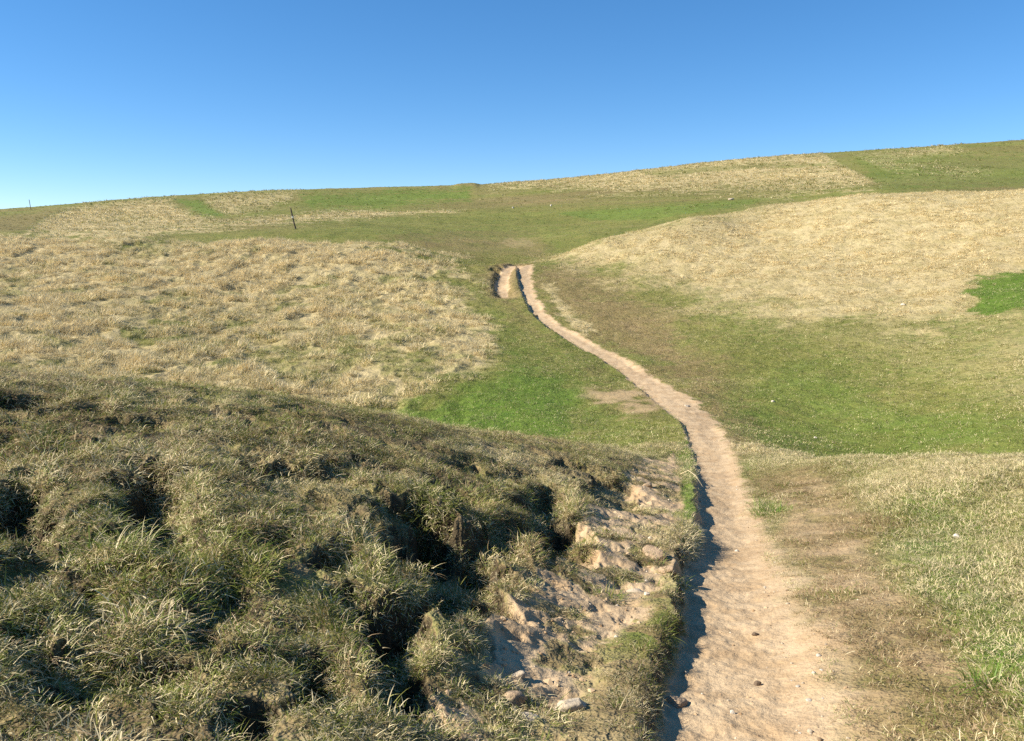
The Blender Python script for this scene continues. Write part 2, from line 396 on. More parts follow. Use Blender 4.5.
    dl, sl, tl = poly_dist(x, y, PL); dr, sr, tr_ = poly_dist(x, y, PR)
    inl = np.where(sl > 0, dl, -dl); inr = np.where(sr < 0, dr, -dr)
    onroad = (y < 57.5) & (y > .5) & (d < 70)
    wob = wob * np.where(d > 18, 2.2, 1.0)
    softr = np.where(d < 9, .6, .32)
    pm = sstep(-.05, .03, inl + wob) * sstep(-softr, softr * .5, inr + 2.2 * wob + .12 * n3)
    edge_in = np.where(d < 9, .07, 0)
    pm = sstep(-.05 + edge_in, .03 + edge_in, inl + wob) * sstep(-softr, softr * .5, inr + 2.2 * wob + .12 * n3)
    dirt = np.maximum(dirt, np.where(onroad, pm, 0))
    dc, sc_, tc = poly_dist(x, y, CUT)
    dirt = np.maximum(dirt, (d > 30) * (d < 62) * (1 - sstep(.30, .55, dc + wob + .25 * sstep(.75, 1., tc) + .15 * n3)) * (1 - .6 * sstep(.85, 1, tc)))
    brown = np.maximum(brown, (d > 30) * (d < 62) * (1 - sstep(.5, 1.6, dc)) * .9)
    er = poly_sd(x, y, ERODED)
    em = (1 - sstep(-.14, .10, er + 2.0 * wob + .10 * n3)) * (d < 20)
    bgm = (1 - sstep(-.16, .08, poly_sd(x, y, BANKGRASS) + wob)) * (d < 20)
    tgm = (1 - sstep(-.05, .05, poly_sd(x, y, TOPGRASS) + wob)) * (d < 20)
    em = em * (1 - bgm * np.clip(.95 - 1.3 * sstep(.0, .5, fbm(x * 2.4, y * 2.4, 3, 352)), 0, 1)) * (1 - .9 * tgm)
    em = em * np.clip(1.02 - 1.0 * sstep(-.08, .36, fbm(x * 3.3, y * 3.3, 4, 350)), 0, 1)
    dirt = np.maximum(dirt, em)
    pathmask = np.where(onroad, sstep(-.05, .03, inl + wob) * sstep(-.1, .1, inr + wob), 0)
    shade_patch = (near & (u < 700)) * np.clip(.25 + .9 * fbm(x * 2.9, y * 2.9, 4, 360), 0, 1) * (1 - sstep(9, 15, d)) * (dirt < .3) * (inl < .1)  # near-left soil patches painted near black to deepen the shade between clumps
    return np.clip(straw, 0, 1), np.clip(lush, 0, 1), np.clip(dirt, 0, 1), np.clip(brown, 0, 1), np.where(shade_patch > .02, -shade_patch, pathmask)

def zones_chunked(x, y):
    outs = []
    for i in range(0, x.size, 150000):
        outs.append(zones(x[i:i + 150000], y[i:i + 150000]))
    return [np.concatenate(k) for k in zip(*outs)]

zs, zl, zd, zb_, pmask = zones_chunked(XG.ravel(), YG.ravel())
shade_soil = np.maximum(-pmask, 0); pmask = np.maximum(pmask, 0)

# ---------------------------------------------------------------- materials
def newmat(name):
    m = bpy.data.materials.new(name); m.use_nodes = True
    nt = m.node_tree; nt.nodes.clear()
    return m, nt, nt.nodes, nt.links
class NB:
    def __init__(s, nt): s.nt = nt
    def n(s, t, **kw):
        nd = s.nt.nodes.new(t)
        for k, v in kw.items(): setattr(nd, k, v)
        return nd
    def l(s, a, b): s.nt.links.new(a, b)
    def noise(s, vec, scale, detail=4, rough=.55, dist=0):
        nd = s.n('ShaderNodeTexNoise'); nd.inputs['Scale'].default_value = scale; nd.inputs['Detail'].default_value = detail
        nd.inputs['Roughness'].default_value = rough; nd.inputs['Distortion'].default_value = dist
        s.l(vec, nd.inputs['Vector']); return nd.outputs['Fac']
    def ramp(s, fac, a, b, lo=0., hi=1.):
        nd = s.n('ShaderNodeMapRange'); nd.interpolation_type = 'SMOOTHSTEP'; nd.inputs[1].default_value = a; nd.inputs[2].default_value = b
        nd.inputs[3].default_value = lo; nd.inputs[4].default_value = hi; s.l(fac, nd.inputs[0]); return nd.outputs[0]
    def mix(s, fac, a, b):
        nd = s.n('ShaderNodeMix'); nd.data_type = 'RGBA'
        if isinstance(fac, float): nd.inputs[0].default_value = fac
        else: s.l(fac, nd.inputs[0])
        for v, i in ((a, 6), (b, 7)):
            if isinstance(v, tuple): nd.inputs[i].default_value = (*v, 1)
            else: s.l(v, nd.inputs[i])
        return nd.outputs[2]
    def math(s, op, a, b=0.0, clamp=False):
        nd = s.n('ShaderNodeMath', operation=op); nd.use_clamp = clamp
        for i, v in enumerate((a, b)):
            if isinstance(v, (int, float)): nd.inputs[i].default_value = v
            else: s.l(v, nd.inputs[i])
        return nd.outputs[0]

STRAW_A, STRAW_B = (.50, .40, .21), (.36, .29, .13)
OLIVE_A, OLIVE_B = (.115, .148, .028), (.185, .178, .048)
LUSH_A, LUSH_B = (.090, .155, .020), (.13, .185, .032)
BROWN_A, BROWN_B = (.27, .185, .095), (.195, .135, .062)
DIRT_A, DIRT_B, DIRT_C = (.51, .375, .225), (.42, .29, .16), (.28, .18, .095)

def ground_material(name):
    m, nt, N, L = newmat(name); b = NB(nt)
    out = b.n('ShaderNodeOutputMaterial'); bs = b.n('ShaderNodeBsdfPrincipled')
    bs.inputs['Roughness'].default_value = .95; bs.inputs['Specular IOR Level'].default_value = .12
    tc = b.n('ShaderNodeTexCoord'); vec = tc.outputs['Object']
    at = b.n('ShaderNodeAttribute'); at.attribute_name = 'cover'
    sp = b.n('ShaderNodeSeparateColor'); b.l(at.outputs['Color'], sp.inputs[0])
    al = at.outputs['Alpha']
    n_f = b.noise(vec, 26, 4, .65); n_m = b.noise(vec, 3.2, 5, .65); n_l = b.noise(vec, .30, 6, .62); n_xl = b.noise(vec, .04, 6, .6)
    n_v = b.noise(vec, 1.1, 6, .75)
    olive = b.mix(b.ramp(n_m, .35, .65), OLIVE_A, OLIVE_B); olive = b.mix(b.ramp(n_l, .4, .62), olive, OLIVE_B)
    brown = b.mix(b.ramp(n_v, .38, .62), BROWN_A, BROWN_B)
    straw = b.mix(b.ramp(n_v, .36, .64), STRAW_A, STRAW_B)
    lush = b.mix(b.ramp(n_v, .35, .65), LUSH_A, LUSH_B)
    d1 = b.mix(b.ramp(n_m, .38, .66), DIRT_A, DIRT_B); d1 = b.mix(b.ramp(n_v, .50, .68, 0, .65), d1, (.35, .235, .13)); dirt = b.mix(b.ramp(n_f, .56, .74, 0, .7), d1, DIRT_C)
    peb = b.n('ShaderNodeTexVoronoi'); peb.inputs['Scale'].default_value = 38; b.l(vec, peb.inputs['Vector'])
    dirt = b.mix(b.ramp(peb.outputs['Distance'], .16, .08, 0, .55), dirt, (.52, .42, .30))
    def rag(mask, k):          # ragged edges between covers
        a = b.math('ADD', mask, b.math('MULTIPLY', b.math('SUBTRACT', n_m, .5), k))
        a = b.math('ADD', a, b.math('MULTIPLY', b.math('SUBTRACT', n_v, .5), k))
        return b.ramp(a, .14, .86)
    c = b.mix(b.math('MULTIPLY', b.math('MINIMUM', al, 1.0), .85), olive, brown)
    c = b.mix(b.math('SUBTRACT', al, 1.0, True), c, (.060, .046, .028))  # dark soil tone that also paints in deep shade under the turf
    c = b.mix(rag(sp.outputs[0], .55), c, straw)
    c = b.mix(rag(sp.outputs[1], .5), c, lush)
    c = b.mix(rag(sp.outputs[2], .45), c, dirt)
    hv = b.n('ShaderNodeHueSaturation'); b.l(c, hv.inputs['Color']); b.l(b.ramp(n_xl, .3, .7, .90, 1.10), hv.inputs['Value'])
    b.l(hv.outputs[0], bs.inputs['Base Color'])
    bp = b.n('ShaderNodeBump'); bp.inputs['Strength'].default_value = .55; bp.inputs['Distance'].default_value = .03; b.l(n_f, bp.inputs['Height'])
    bp2 = b.n('ShaderNodeBump'); bp2.inputs['Strength'].default_value = .6; bp2.inputs['Distance'].default_value = .16; b.l(n_m, bp2.inputs['Height']); b.l(bp.outputs[0], bp2.inputs['Normal'])
    bp3 = b.n('ShaderNodeBump'); bp3.inputs['Strength'].default_value = .5; bp3.inputs['Distance'].default_value = .5; b.l(n_v, bp3.inputs['Height']); b.l(bp2.outputs[0], bp3.inputs['Normal'])
    # the coarse relief belongs to the grass, not to the trodden earth
    mx = b.n('ShaderNodeMix'); mx.data_type = 'VECTOR'; b.l(sp.outputs[2], mx.inputs[0]); b.l(bp3.outputs[0], mx.inputs[4]); b.l(bp.outputs[0], mx.inputs[5])
    b.l(mx.outputs[1], bs.inputs['Normal'])
    b.l(bs.outputs[0], out.inputs[0])
    return m
MAT_GROUND = ground_material('turf_ground'); MAT_PATH = ground_material('trodden_earth')

def grass_material():
    m, nt, N, L = newmat('grass_blades'); b = NB(nt)
    out = b.n('ShaderNodeOutputMaterial')
    ia = b.n('ShaderNodeAttribute'); ia.attribute_type = 'INSTANCER'; ia.attribute_name = 'cover'
    sp = b.n('ShaderNodeSeparateColor'); b.l(ia.outputs['Color'], sp.inputs[0])
    iv = b.n('ShaderNodeAttribute'); iv.attribute_type = 'INSTANCER'; iv.attribute_name = 'shade'
    ga = b.n('ShaderNodeAttribute'); ga.attribute_name = 'blade'
    gs = b.n('ShaderNodeSeparateColor'); b.l(ga.outputs['Color'], gs.inputs[0])
    t, r1, r2 = gs.outputs[0], gs.outputs[1], gs.outputs[2]
    olive = b.mix(r2, (.125, .18, .025), (.27, .26, .062))
    straw = b.mix(r2, (.85, .715, .425), (.66, .54, .295))
    lush = b.mix(r2, (.105, .185, .020), (.18, .255, .045))
    brown = b.mix(r2, (.43, .30, .165), (.27, .185, .09))
    def pick(mask, seedmul):
        f = b.n('ShaderNodeMath', operation='FRACT'); b.l(b.math('MULTIPLY', r1, seedmul), f.inputs[0])
        return b.ramp(b.math('SUBTRACT', mask, f.outputs[0]), -.06, .06)
    c = b.mix(pick(iv.outputs['Fac'], 1.0), olive, brown)
    c = b.mix(pick(sp.outputs[1], 7.31), c, lush)
    c = b.mix(pick(sp.outputs[0], 3.77), c, straw)
    hv = b.n('ShaderNodeHueSaturation'); b.l(c, hv.inputs['Color']); b.l(sp.outputs[2], hv.inputs['Value'])
    df = b.n('ShaderNodeBsdfDiffuse'); tr = b.n('ShaderNodeBsdfTranslucent'); gl = b.n('ShaderNodeBsdfGlossy'); gl.inputs['Roughness'].default_value = .45
    gl.inputs['Color'].default_value = (.8, .8, .75, 1)
    b.l(hv.outputs[0], df.inputs[0]); b.l(hv.outputs[0], tr.inputs[0])
    m1 = b.n('ShaderNodeMixShader'); m1.inputs[0].default_value = .24; b.l(df.outputs[0], m1.inputs[1]); b.l(tr.outputs[0], m1.inputs[2])
    m2 = b.n('ShaderNodeMixShader'); m2.inputs[0].default_value = .018; b.l(m1.outputs[0], m2.inputs[1]); b.l(gl.outputs[0], m2.inputs[2])
    b.l(m2.outputs[0], out.inputs[0])
    return m
MAT_GRASS = grass_material()
def crumb_material():
    m, nt, N, L = newmat('earth_crumb'); b = NB(nt)
    out = b.n('ShaderNodeOutputMaterial'); bs = b.n('ShaderNodeBsdfPrincipled'); bs.inputs['Roughness'].default_value = .95; bs.inputs['Specular IOR Level'].default_value = .1
    ia = b.n('ShaderNodeAttribute'); ia.attribute_type = 'INSTANCER'; ia.attribute_name = 'cover'
    sp = b.n('ShaderNodeSeparateColor'); b.l(ia.outputs['Color'], sp.inputs[0])
    c = b.mix(sp.outputs[0], (.28, .18, .095), (.50, .365, .22)); c = b.mix(b.ramp(sp.outputs[1], .88, .95), c, (.55, .47, .36))
    b.l(c, bs.inputs['Base Color']); b.l(bs.outputs[0], out.inputs[0]); return m
MAT_CRUMB = crumb_material()

# ---------------------------------------------------------------- the land as meshes
idx = np.arange(ND * NA).reshape(ND, NA)
q = np.stack([idx[:-1, :-1], idx[1:, :-1], idx[1:, 1:], idx[:-1, 1:]], -1).reshape(-1, 4)[:, ::-1]
wrap = np.stack([idx[:-1, -1], idx[1:, -1], idx[1:, 0], idx[:-1, 0]], -1)[:, ::-1]
quads = np.concatenate([q, wrap])
VERT = np.stack([XG.ravel(), YG.ravel(), ZG.ravel()], 1).astype(np.float32)
# smooth normals of the whole sheet, so that the meshes cut from it meet without a seam
e1 = VERT[quads[:, 2]] - VERT[quads[:, 0]]; e2 = VERT[quads[:, 3]] - VERT[quads[:, 1]]
fn = np.cross(e1, e2); fn /= np.linalg.norm(fn, axis=1, keepdims=True) + 1e-12
if fn[:, 2].mean() < 0:
    quads = quads[:, ::-1]; fn = -fn
VN = np.zeros_like(VERT)
for k in range(4): np.add.at(VN, quads[:, k], fn)
VN /= np.linalg.norm(VN, axis=1, keepdims=True) + 1e-12
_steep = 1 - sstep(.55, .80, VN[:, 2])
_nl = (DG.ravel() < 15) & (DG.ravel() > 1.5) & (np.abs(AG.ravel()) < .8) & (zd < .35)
shade_soil = np.maximum(shade_soil, np.where(_nl, _steep * .9, 0))  # steep bare soil gets the same painted shade
COVER = np.stack([zs * (1 - .7 * shade_soil), zl, zd, np.where(shade_soil > .02, 1 + shade_soil, zb_)], 1).astype(np.float32)

def land_piece(name, fsel, mat):
    f = quads[fsel]
    used, inv = np.unique(f, return_inverse=True)
    inv = inv.reshape(f.shape)
    me = bpy.data.meshes.new(name)
    me.vertices.add(len(used)); me.vertices.foreach_set('co', VERT[used].ravel())
    me.loops.add(f.size); me.loops.foreach_set('vertex_index', inv.ravel().astype(np.int32))
    me.polygons.add(len(f)); me.polygons.foreach_set('loop_start', np.arange(0, f.size, 4, dtype=np.int32))
    me.polygons.foreach_set('use_smooth', np.ones(len(f), bool))
    me.update(calc_edges=True)
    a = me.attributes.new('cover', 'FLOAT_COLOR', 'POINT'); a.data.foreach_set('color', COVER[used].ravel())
    me.normals_split_custom_set_from_vertices(VN[used].tolist())
    me.materials.append(mat)
    o = bpy.data.objects.new(name, me); C.objects.link(o); o['kind'] = 'structure'
    return o
fd_ = DG.ravel()[quads].mean(1); fpm = pmask[quads].mean(1)
is_path = fpm > .5
is_far = (fd_ > 78) & ~is_path
is_mid = (fd_ > 20) & ~is_far & ~is_path
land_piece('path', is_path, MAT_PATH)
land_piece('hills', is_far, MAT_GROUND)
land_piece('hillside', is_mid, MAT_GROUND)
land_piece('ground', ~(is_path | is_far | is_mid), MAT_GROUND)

# ---------------------------------------------------------------- grass tufts
def blade_mesh(name, nblade, radius, lmin, lmax, width, bend, lean, segs=3, lift=1.0):
    """a tuft of thin, bent, tapering blades"""
    vs, fs, at = [], [], []
    for k in range(nblade):
        a = random.uniform(0, 2 * math.pi); r = radius * math.sqrt(random.random())
        bx, by = r * math.cos(a), r * math.sin(a)
        dirn = a + random.gauss(0, .9); Lb = random.uniform(lmin, lmax) * random.choice((1, 1, .7))
        wd = width * random.uniform(.6, 1.2)
        ang = random.uniform(.05, .5) + lean * random.random()
        bd = bend * random.uniform(.4, 1.3)
        px, pz = 0.0, 0.0
        tw = random.uniform(-.7, .7)
        sx, sy = -math.sin(dirn + tw), math.cos(dirn + tw)
        r1, r2 = random.random(), random.random()
        i0 = len(vs)
        for s in range(segs + 1):
            t = s / segs
            w = wd * (1 - t) ** .6 * .5 if s < segs else 0
            cx, cy = bx + math.cos(dirn) * px, by + math.sin(dirn) * px
            if s < segs:
                vs += [(cx - sx * w, cy - sy * w, pz * lift - .012), (cx + sx * w, cy + sy * w, pz * lift - .012)]
                at += [(t, r1, r2, 1)] * 2
            else:
                vs.append((cx, cy, pz * lift - .012)); at.append((t, r1, r2, 1))
            px += math.sin(ang) * Lb / segs; pz += math.cos(ang) * Lb / segs
            ang += bd / segs
        for s in range(segs - 1):
            j = i0 + 2 * s; fs.append((j, j + 1, j + 3, j + 2))
        j = i0 + 2 * (segs - 1); fs.append((j, j + 1, j + 2))
    me = bpy.data.meshes.new(name); me.from_pydata(vs, [], fs); me.update()
    a = me.attributes.new('blade', 'FLOAT_COLOR', 'POINT'); a.data.foreach_set('color', np.array(at, np.float32).ravel())
    for p in me.polygons: p.use_smooth = True
    me.materials.append(MAT_GRASS)
    return me
def tuft_set(name, n, **kw):
    cl = bpy.data.collections.new(name)
    for i in range(n):
        o = bpy.data.objects.new(name, blade_mesh(name, **kw)); cl.objects.link(o)
    return cl
SHORT = tuft_set('short_tuft', 9, nblade=42, radius=.09, lmin=.025, lmax=.08, width=.0040, bend=1.9, lean=.9)
MATTED = tuft_set('matted_tuft', 9, nblade=38, radius=.095, lmin=.025, lmax=.078, width=.0036, bend=1.5, lean=1.5)
TALL = tuft_set('tall_tuft', 7, nblade=40, radius=.06, lmin=.05, lmax=.14, width=.0046, bend=1.5, lean=.8)
TUSS = tuft_set('tussock_tuft', 8, nblade=34, radius=.15, lmin=.16, lmax=.34, width=.015, bend=1.9, lean=.75)
LAWN = tuft_set('lawn_tuft', 6, nblade=44, radius=.17, lmin=.03, lmax=.085, width=.0085, bend=1.5, lean=1.0)
FARTUSS = tuft_set('far_tussock', 6, nblade=26, radius=.42, lmin=.25, lmax=.5, width=.07, bend=1.8, lean=.8, segs=2)

def scatter_group(cl):
    ng = bpy.data.node_groups.new('scatter_' + cl.name, 'GeometryNodeTree')
    ng.interface.new_socket('Geometry', in_out='INPUT', socket_type='NodeSocketGeometry')
    ng.interface.new_socket('Geometry', in_out='OUTPUT', socket_type='NodeSocketGeometry')
    N = ng.nodes; L = ng.links
    gi, go = N.new('NodeGroupInput'), N.new('NodeGroupOutput')
    ip = N.new('GeometryNodeInstanceOnPoints'); ci = N.new('GeometryNodeCollectionInfo')
    ci.inputs['Collection'].default_value = cl; ci.inputs['Separate Children'].default_value = True; ci.inputs['Reset Children'].default_value = True
    ip.inputs['Pick Instance'].default_value = True
    def na(name, t):
        a = N.new('GeometryNodeInputNamedAttribute'); a.data_type = t; a.inputs['Name'].default_value = name
        return [o for o in a.outputs if o.enabled][0]
    er = N.new('FunctionNodeEulerToRotation')
    L.new(gi.outputs[0], ip.inputs['Points']); L.new(ci.outputs[0], ip.inputs['Instance'])
    L.new(na('pick', 'INT'), ip.inputs['Instance Index'])
    L.new(na('rot', 'FLOAT_VECTOR'), er.inputs[0]); L.new(er.outputs[0], ip.inputs['Rotation'])
    L.new(na('scl', 'FLOAT_VECTOR'), ip.inputs['Scale'])
    L.new(ip.outputs[0], go.inputs[0])
    return ng
GROUPS = {}
def scatter(name, label, cat, cl, x, y, cover, shade, scl, tilt=.35, toward=None, sink=0.0):
    k = len(x)
    if k == 0: return
    z = ground_z(x, y) - sink
    e = .06
    gx = (ground_z(x + e, y) - ground_z(x - e, y)) / (2 * e); gy = (ground_z(x, y + e) - ground_z(x, y - e)) / (2 * e)
    yaw = RNG.uniform(0, 2 * math.pi, k)
    me = bpy.data.meshes.new(name); me.vertices.add(k)
    me.vertices.foreach_set('co', np.stack([x, y, z], 1).astype(np.float32).ravel())
    lim = .7
    rx = np.clip(np.arctan(gy), -lim, lim) * .7 + RNG.normal(0, tilt * .5, k); ry = -np.clip(np.arctan(gx), -lim, lim) * .7 + RNG.normal(0, tilt * .5, k)
    if toward is not None: rx = rx + toward[0]; ry = ry + toward[1]
    # the tuft is spun about its own axis first, then laid on the slope: R = Rx*Ry applied after Rz
    cx, sx_, cy, sy_, cz, sz = np.cos(rx), np.sin(rx), np.cos(ry), np.sin(ry), np.cos(yaw), np.sin(yaw)
    m00 = cy * cz; m10 = cx * sz + sx_ * sy_ * cz; m20 = sx_ * sz - cx * sy_ * cz
    m21 = sx_ * cz + cx * sy_ * sz; m22 = cx * cy
    ex = np.arctan2(m21, m22); ey = np.arcsin(np.clip(-m20, -1, 1)); ez = np.arctan2(m10, m00)
    def put(nm, t, key, arr):
        a = me.attributes.new(nm, t, 'POINT'); a.data.foreach_set(key, np.ascontiguousarray(arr).ravel())
    put('rot', 'FLOAT_VECTOR', 'vector', np.stack([ex, ey, ez], 1).astype(np.float32))
    put('scl', 'FLOAT_VECTOR', 'vector', scl.astype(np.float32))
    put('pick', 'INT', 'value', RNG.integers(0, len(cl.objects), k).astype(np.int32))
    put('cover', 'FLOAT_COLOR', 'color', np.concatenate([cover, np.ones((k, 1))], 1).astype(np.float32))
    put('shade', 'FLOAT', 'value', shade.astype(np.float32))
    o = bpy.data.objects.new(name, me); C.objects.link(o)
    if cl.name not in GROUPS: GROUPS[cl.name] = scatter_group(cl)
    md = o.modifiers.new('scatter', 'NODES'); md.node_group = GROUPS[cl.name]
    o['label'] = label; o['category'] = cat; o['kind'] = 'stuff'
    return o

def sample(dmin, dmax, amax_deg, dens0, dref, power, amin_deg=None):
    """random places, dens0 per square metre at dref, falling with distance to the given power"""
    am = math.radians(amax_deg); an = math.radians(amin_deg if amin_deg is not None else -amax_deg)
    edges = np.exp(np.linspace(math.log(dmin), math.log(dmax), 40))
    xs, ys = [], []
    for a, b in zip(edges[:-1], edges[1:]):
        area = .5 * (b * b - a * a) * (am - an)
        k = RNG.poisson(area * dens0 * (((a + b) / 2) / dref) ** (-power))
        r = np.sqrt(RNG.uniform(a * a, b * b, k)); t = RNG.uniform(an, am, k)
        xs.append(r * np.sin(t)); ys.append(r * np.cos(t))
    return np.concatenate(xs), np.concatenate(ys)

def visible(x, y, h=.35, slack=1.0):
    """drop places lying deep in a hollow that neither this view nor one a step aside can show"""
    d = np.hypot(x, y); az = np.arctan2(x, y)
    step_a = max(1, NA // 200)
    # running horizon tangent on the land grid
    T = ZG / DG
    T = np.where(DG < 2.0, -9, T)
    Hz = np.maximum.accumulate(T, 0)
    ia = np.clip(np.searchsorted(AZ, az), 0, NA - 1); idd = np.clip(np.searchsorted(D, d) - 1, 0, ND - 1)
    z = ground_z(x, y) + h
    return z / d > Hz[idd, ia] - .012 * slack

def steep(x, y, e=.05):
    gx = (ground_z(x + e, y) - ground_z(x - e, y)) / (2 * e); gy = (ground_z(x, y + e) - ground_z(x, y - e)) / (2 * e)
    return np.hypot(gx, gy)

STATS = {}
# near turf
x, y = sample(1.6, 19, 44, 760, 4.0, .75)
xs2, ys2 = sample(1.8, 14, 36, 1500, 4.0, .75, -36)
ks2 = RNG.random(len(xs2)) < np.clip(.8 * (steep(xs2, ys2) - .45), 0, 1)
x = np.concatenate([x, xs2[ks2]]); y = np.concatenate([y, ys2[ks2]])
s_, l_, d_, b_, pm_ = zones_chunked(x, y)
keep = (RNG.random(len(x)) > np.clip(d_ * 1.08, 0, 1)) & ((pm_ < .55) | (d_ < .5)) & visible(x, y, .15)
keep &= RNG.random(len(x)) > .6 * np.clip(b_, 0, 1) * (x / np.maximum(y, .1) > .25)
keep &= (x / np.maximum(y, .1) > .25) | (RNG.random(len(x)) > .85 * sstep(.12, .5, fbm(x * 2.6, y * 2.6, 3, 530)))
x, y, s_, l_, d_, b_ = x[keep], y[keep], s_[keep], l_[keep], d_[keep], b_[keep]
dist = np.hypot(x, y)
right = np.arctan2(x, y) > np.interp(dist, [2, 3.5, 6, 8, 12, 18], [.30, .36, .30, .26, .22, .20])
val = .95 + .16 * fbm(x * 1.6, y * 1.6, 3, 500) + RNG.normal(0, .09, len(x))
big = fbm(x * .9, y * .9, 3, 510)
grow = np.clip(.85 + .45 * big, .45, 1.4) * RNG.uniform(.75, 1.25, len(x)) * (1 + .025 * dist) * (1 - .5 * d_)
cl_ = fbm(x * 5.2, y * 5.2, 3, 533); gap_ = ~right & (dist < 13) & (RNG.random(len(x)) < sstep(.02, -.32, cl_) * .92)
near_f = 1 - sstep(7, 13, dist)
grow = grow * np.where(right, 1, (1 + near_f * np.clip(.9 * cl_, -.45, .45))) * np.where(gap_, .25, 1)
bgd = poly_sd(x, y, BANKGRASS); grow = grow * np.where(bgd < .15, .55, 1.0)
val = val * np.where(right, .90, 1.0)
cover = np.stack([s_, l_, val], 1)
for selm, nm, lab, cl in ((~right, 'rough_grass', 'rough olive and brown turf over the hummocky near bank left of the path', MATTED),
                          (right, 'short_grass', 'short straw and green turf on the near ground right of the path', SHORT)):
    g = grow[selm]
    h = g * (.54 if cl is MATTED else .62)
    scatter(nm, lab, 'grass', cl, x[selm], y[selm], cover[selm], np.clip(b_[selm] * 1.0, 0, .95), np.stack([g, g, h], 1), .5)
    STATS[nm] = int(selm.sum())
# longer clumps on the lips of the hollows and along the bank
x, y = sample(2.0, 15, 40, 9, 4.0, .6)
s_, l_, d_, b_, pm_ = zones_chunked(x, y)
curv = ground_z(x, y) - .25 * (ground_z(x + .3, y) + ground_z(x - .3, y) + ground_z(x, y + .3) + ground_z(x, y - .3))
left = np.arctan2(x, y) < .24
dl_, sl_, tl_ = poly_dist(x, y, PL); inl_ = np.where(sl_ > 0, dl_, -dl_)
lip = (inl_ > -.16) & (inl_ < .05) & (np.hypot(x, y) < 12) & (RNG.random(len(x)) < .8)
keep = (poly_sd(x, y, BANKGRASS) > .1) & (d_ < .3) & (pm_ < .3) & visible(x, y, .2) & (RNG.random(len(x)) < np.where(left, .25 + sstep(.0, .06, curv), .07 + .35 * (l_ > .5)))
keep |= lip
x, y, s_, l_, d_, b_ = x[keep], y[keep], s_[keep], l_[keep], d_[keep], b_[keep]
g = RNG.uniform(.6, 1.15, len(x)) * np.where(np.arctan2(x, y) < .24, 1, .75)
scatter('grass_clump', 'longer dark green blades standing in clumps on the near bank', 'grass', TALL, x, y,
        np.stack([s_ * .6, np.clip(l_ + .15, 0, 1), .9 + RNG.normal(0, .1, len(x))], 1), b_ * .4, np.stack([g, g, g], 1), .6)
STATS['clumps'] = len(x)
# the middle slopes
x, y = sample(17, 76, 40, 34, 30, .5)
s_, l_, d_, b_, pm_ = zones_chunked(x, y)
clumpy = fbm(x * .95, y * .95, 3, 520) * 1.25
keep = (d_ < .35) & (pm_ < .4) & visible(x, y, .4) & ((s_ < .4) | (RNG.random(len(x)) < .62 + 1.4 * clumpy))
x, y, s_, l_, d_, b_ = x[keep], y[keep], s_[keep], l_[keep], d_[keep], b_[keep]
az = np.arctan2(x, y); dist = np.hypot(x, y)
is_t = s_ > .2 + .6 * RNG.random(len(x))
clumpy = fbm(x * .8, y * .8, 3, 520)
val = .98 + .15 * clumpy + .20 * (1 - s_) * fbm(x * 2.1, y * 2.1, 3, 540) + RNG.normal(0, .07, len(x))
lft = az < 0.01; lw = 1 - sstep(-.08, .10, az)
for selm, nm, lab in ((is_t & lft, 'dry_grass', 'tall straw coloured tussock grass covering the slope left of the far path bend'),
                      (is_t & ~lft, 'dry_grass', 'pale dry tussock grass covering the broad slope right of the path')):
    k = selm.sum(); g = np.clip(.95 + .8 * clumpy[selm], .45, 1.8) * RNG.uniform(.7, 1.25, k) * (.72 + .5 * lw[selm]) * (.4 + .6 * s_[selm])
    scatter(nm, lab, 'grass', TUSS, x[selm], y[selm], np.stack([np.clip(s_[selm] * 1.05, 0, .96), l_[selm], val[selm]], 1), b_[selm] * .5,
            np.stack([g, g, g * (.95 + .3 * lw[selm])], 1), .5, toward=(np.full(k, -.12), np.full(k, .22)))
    STATS[nm + str(len(STATS))] = int(k)
selm = ~is_t; k = selm.sum(); g = RNG.uniform(.8, 1.3, k)
scatter('green_turf', 'short green grazed turf along the hollow on both sides of the path', 'grass', LAWN, x[selm], y[selm],
        np.stack([s_[selm] * .8, l_[selm], val[selm]], 1), b_[selm] * .9, np.stack([g, g, g * .8], 1), .3)
STATS['turf'] = int(k)
# straw bands on the far hills
x, y = sample(82, 480, 40, .9, 120, 1.35)
s_, l_, d_, b_, pm_ = zones_chunked(x, y)
far_t = s_ > .22 + .56 * RNG.random(len(x)); keep = (far_t | (RNG.random(len(x)) < .22)) & visible(x, y, .5); far_t = far_t[keep]
x, y, s_, l_, b_ = x[keep], y[keep], s_[keep], l_[keep], b_[keep]
dist = np.hypot(x, y); g = RNG.uniform(.7, 1.4, len(x)) * np.clip(dist / 150, .7, 1.8) * np.where(far_t, 1, .5)
scatter('far_dry_grass', 'pale bands of dry tussock grass on the far hills below the skyline', 'grass', FARTUSS, x, y,
        np.stack([s_ * .97, l_, 1.0 + RNG.normal(0, .1, len(x))], 1), np.where(far_t, b_ * .5, .1 + .7 * b_), np.stack([g, g, g * .7], 1), .3, toward=(np.full(len(x), -.1), np.full(len(x), .2)))
STATS['far'] = len(x)
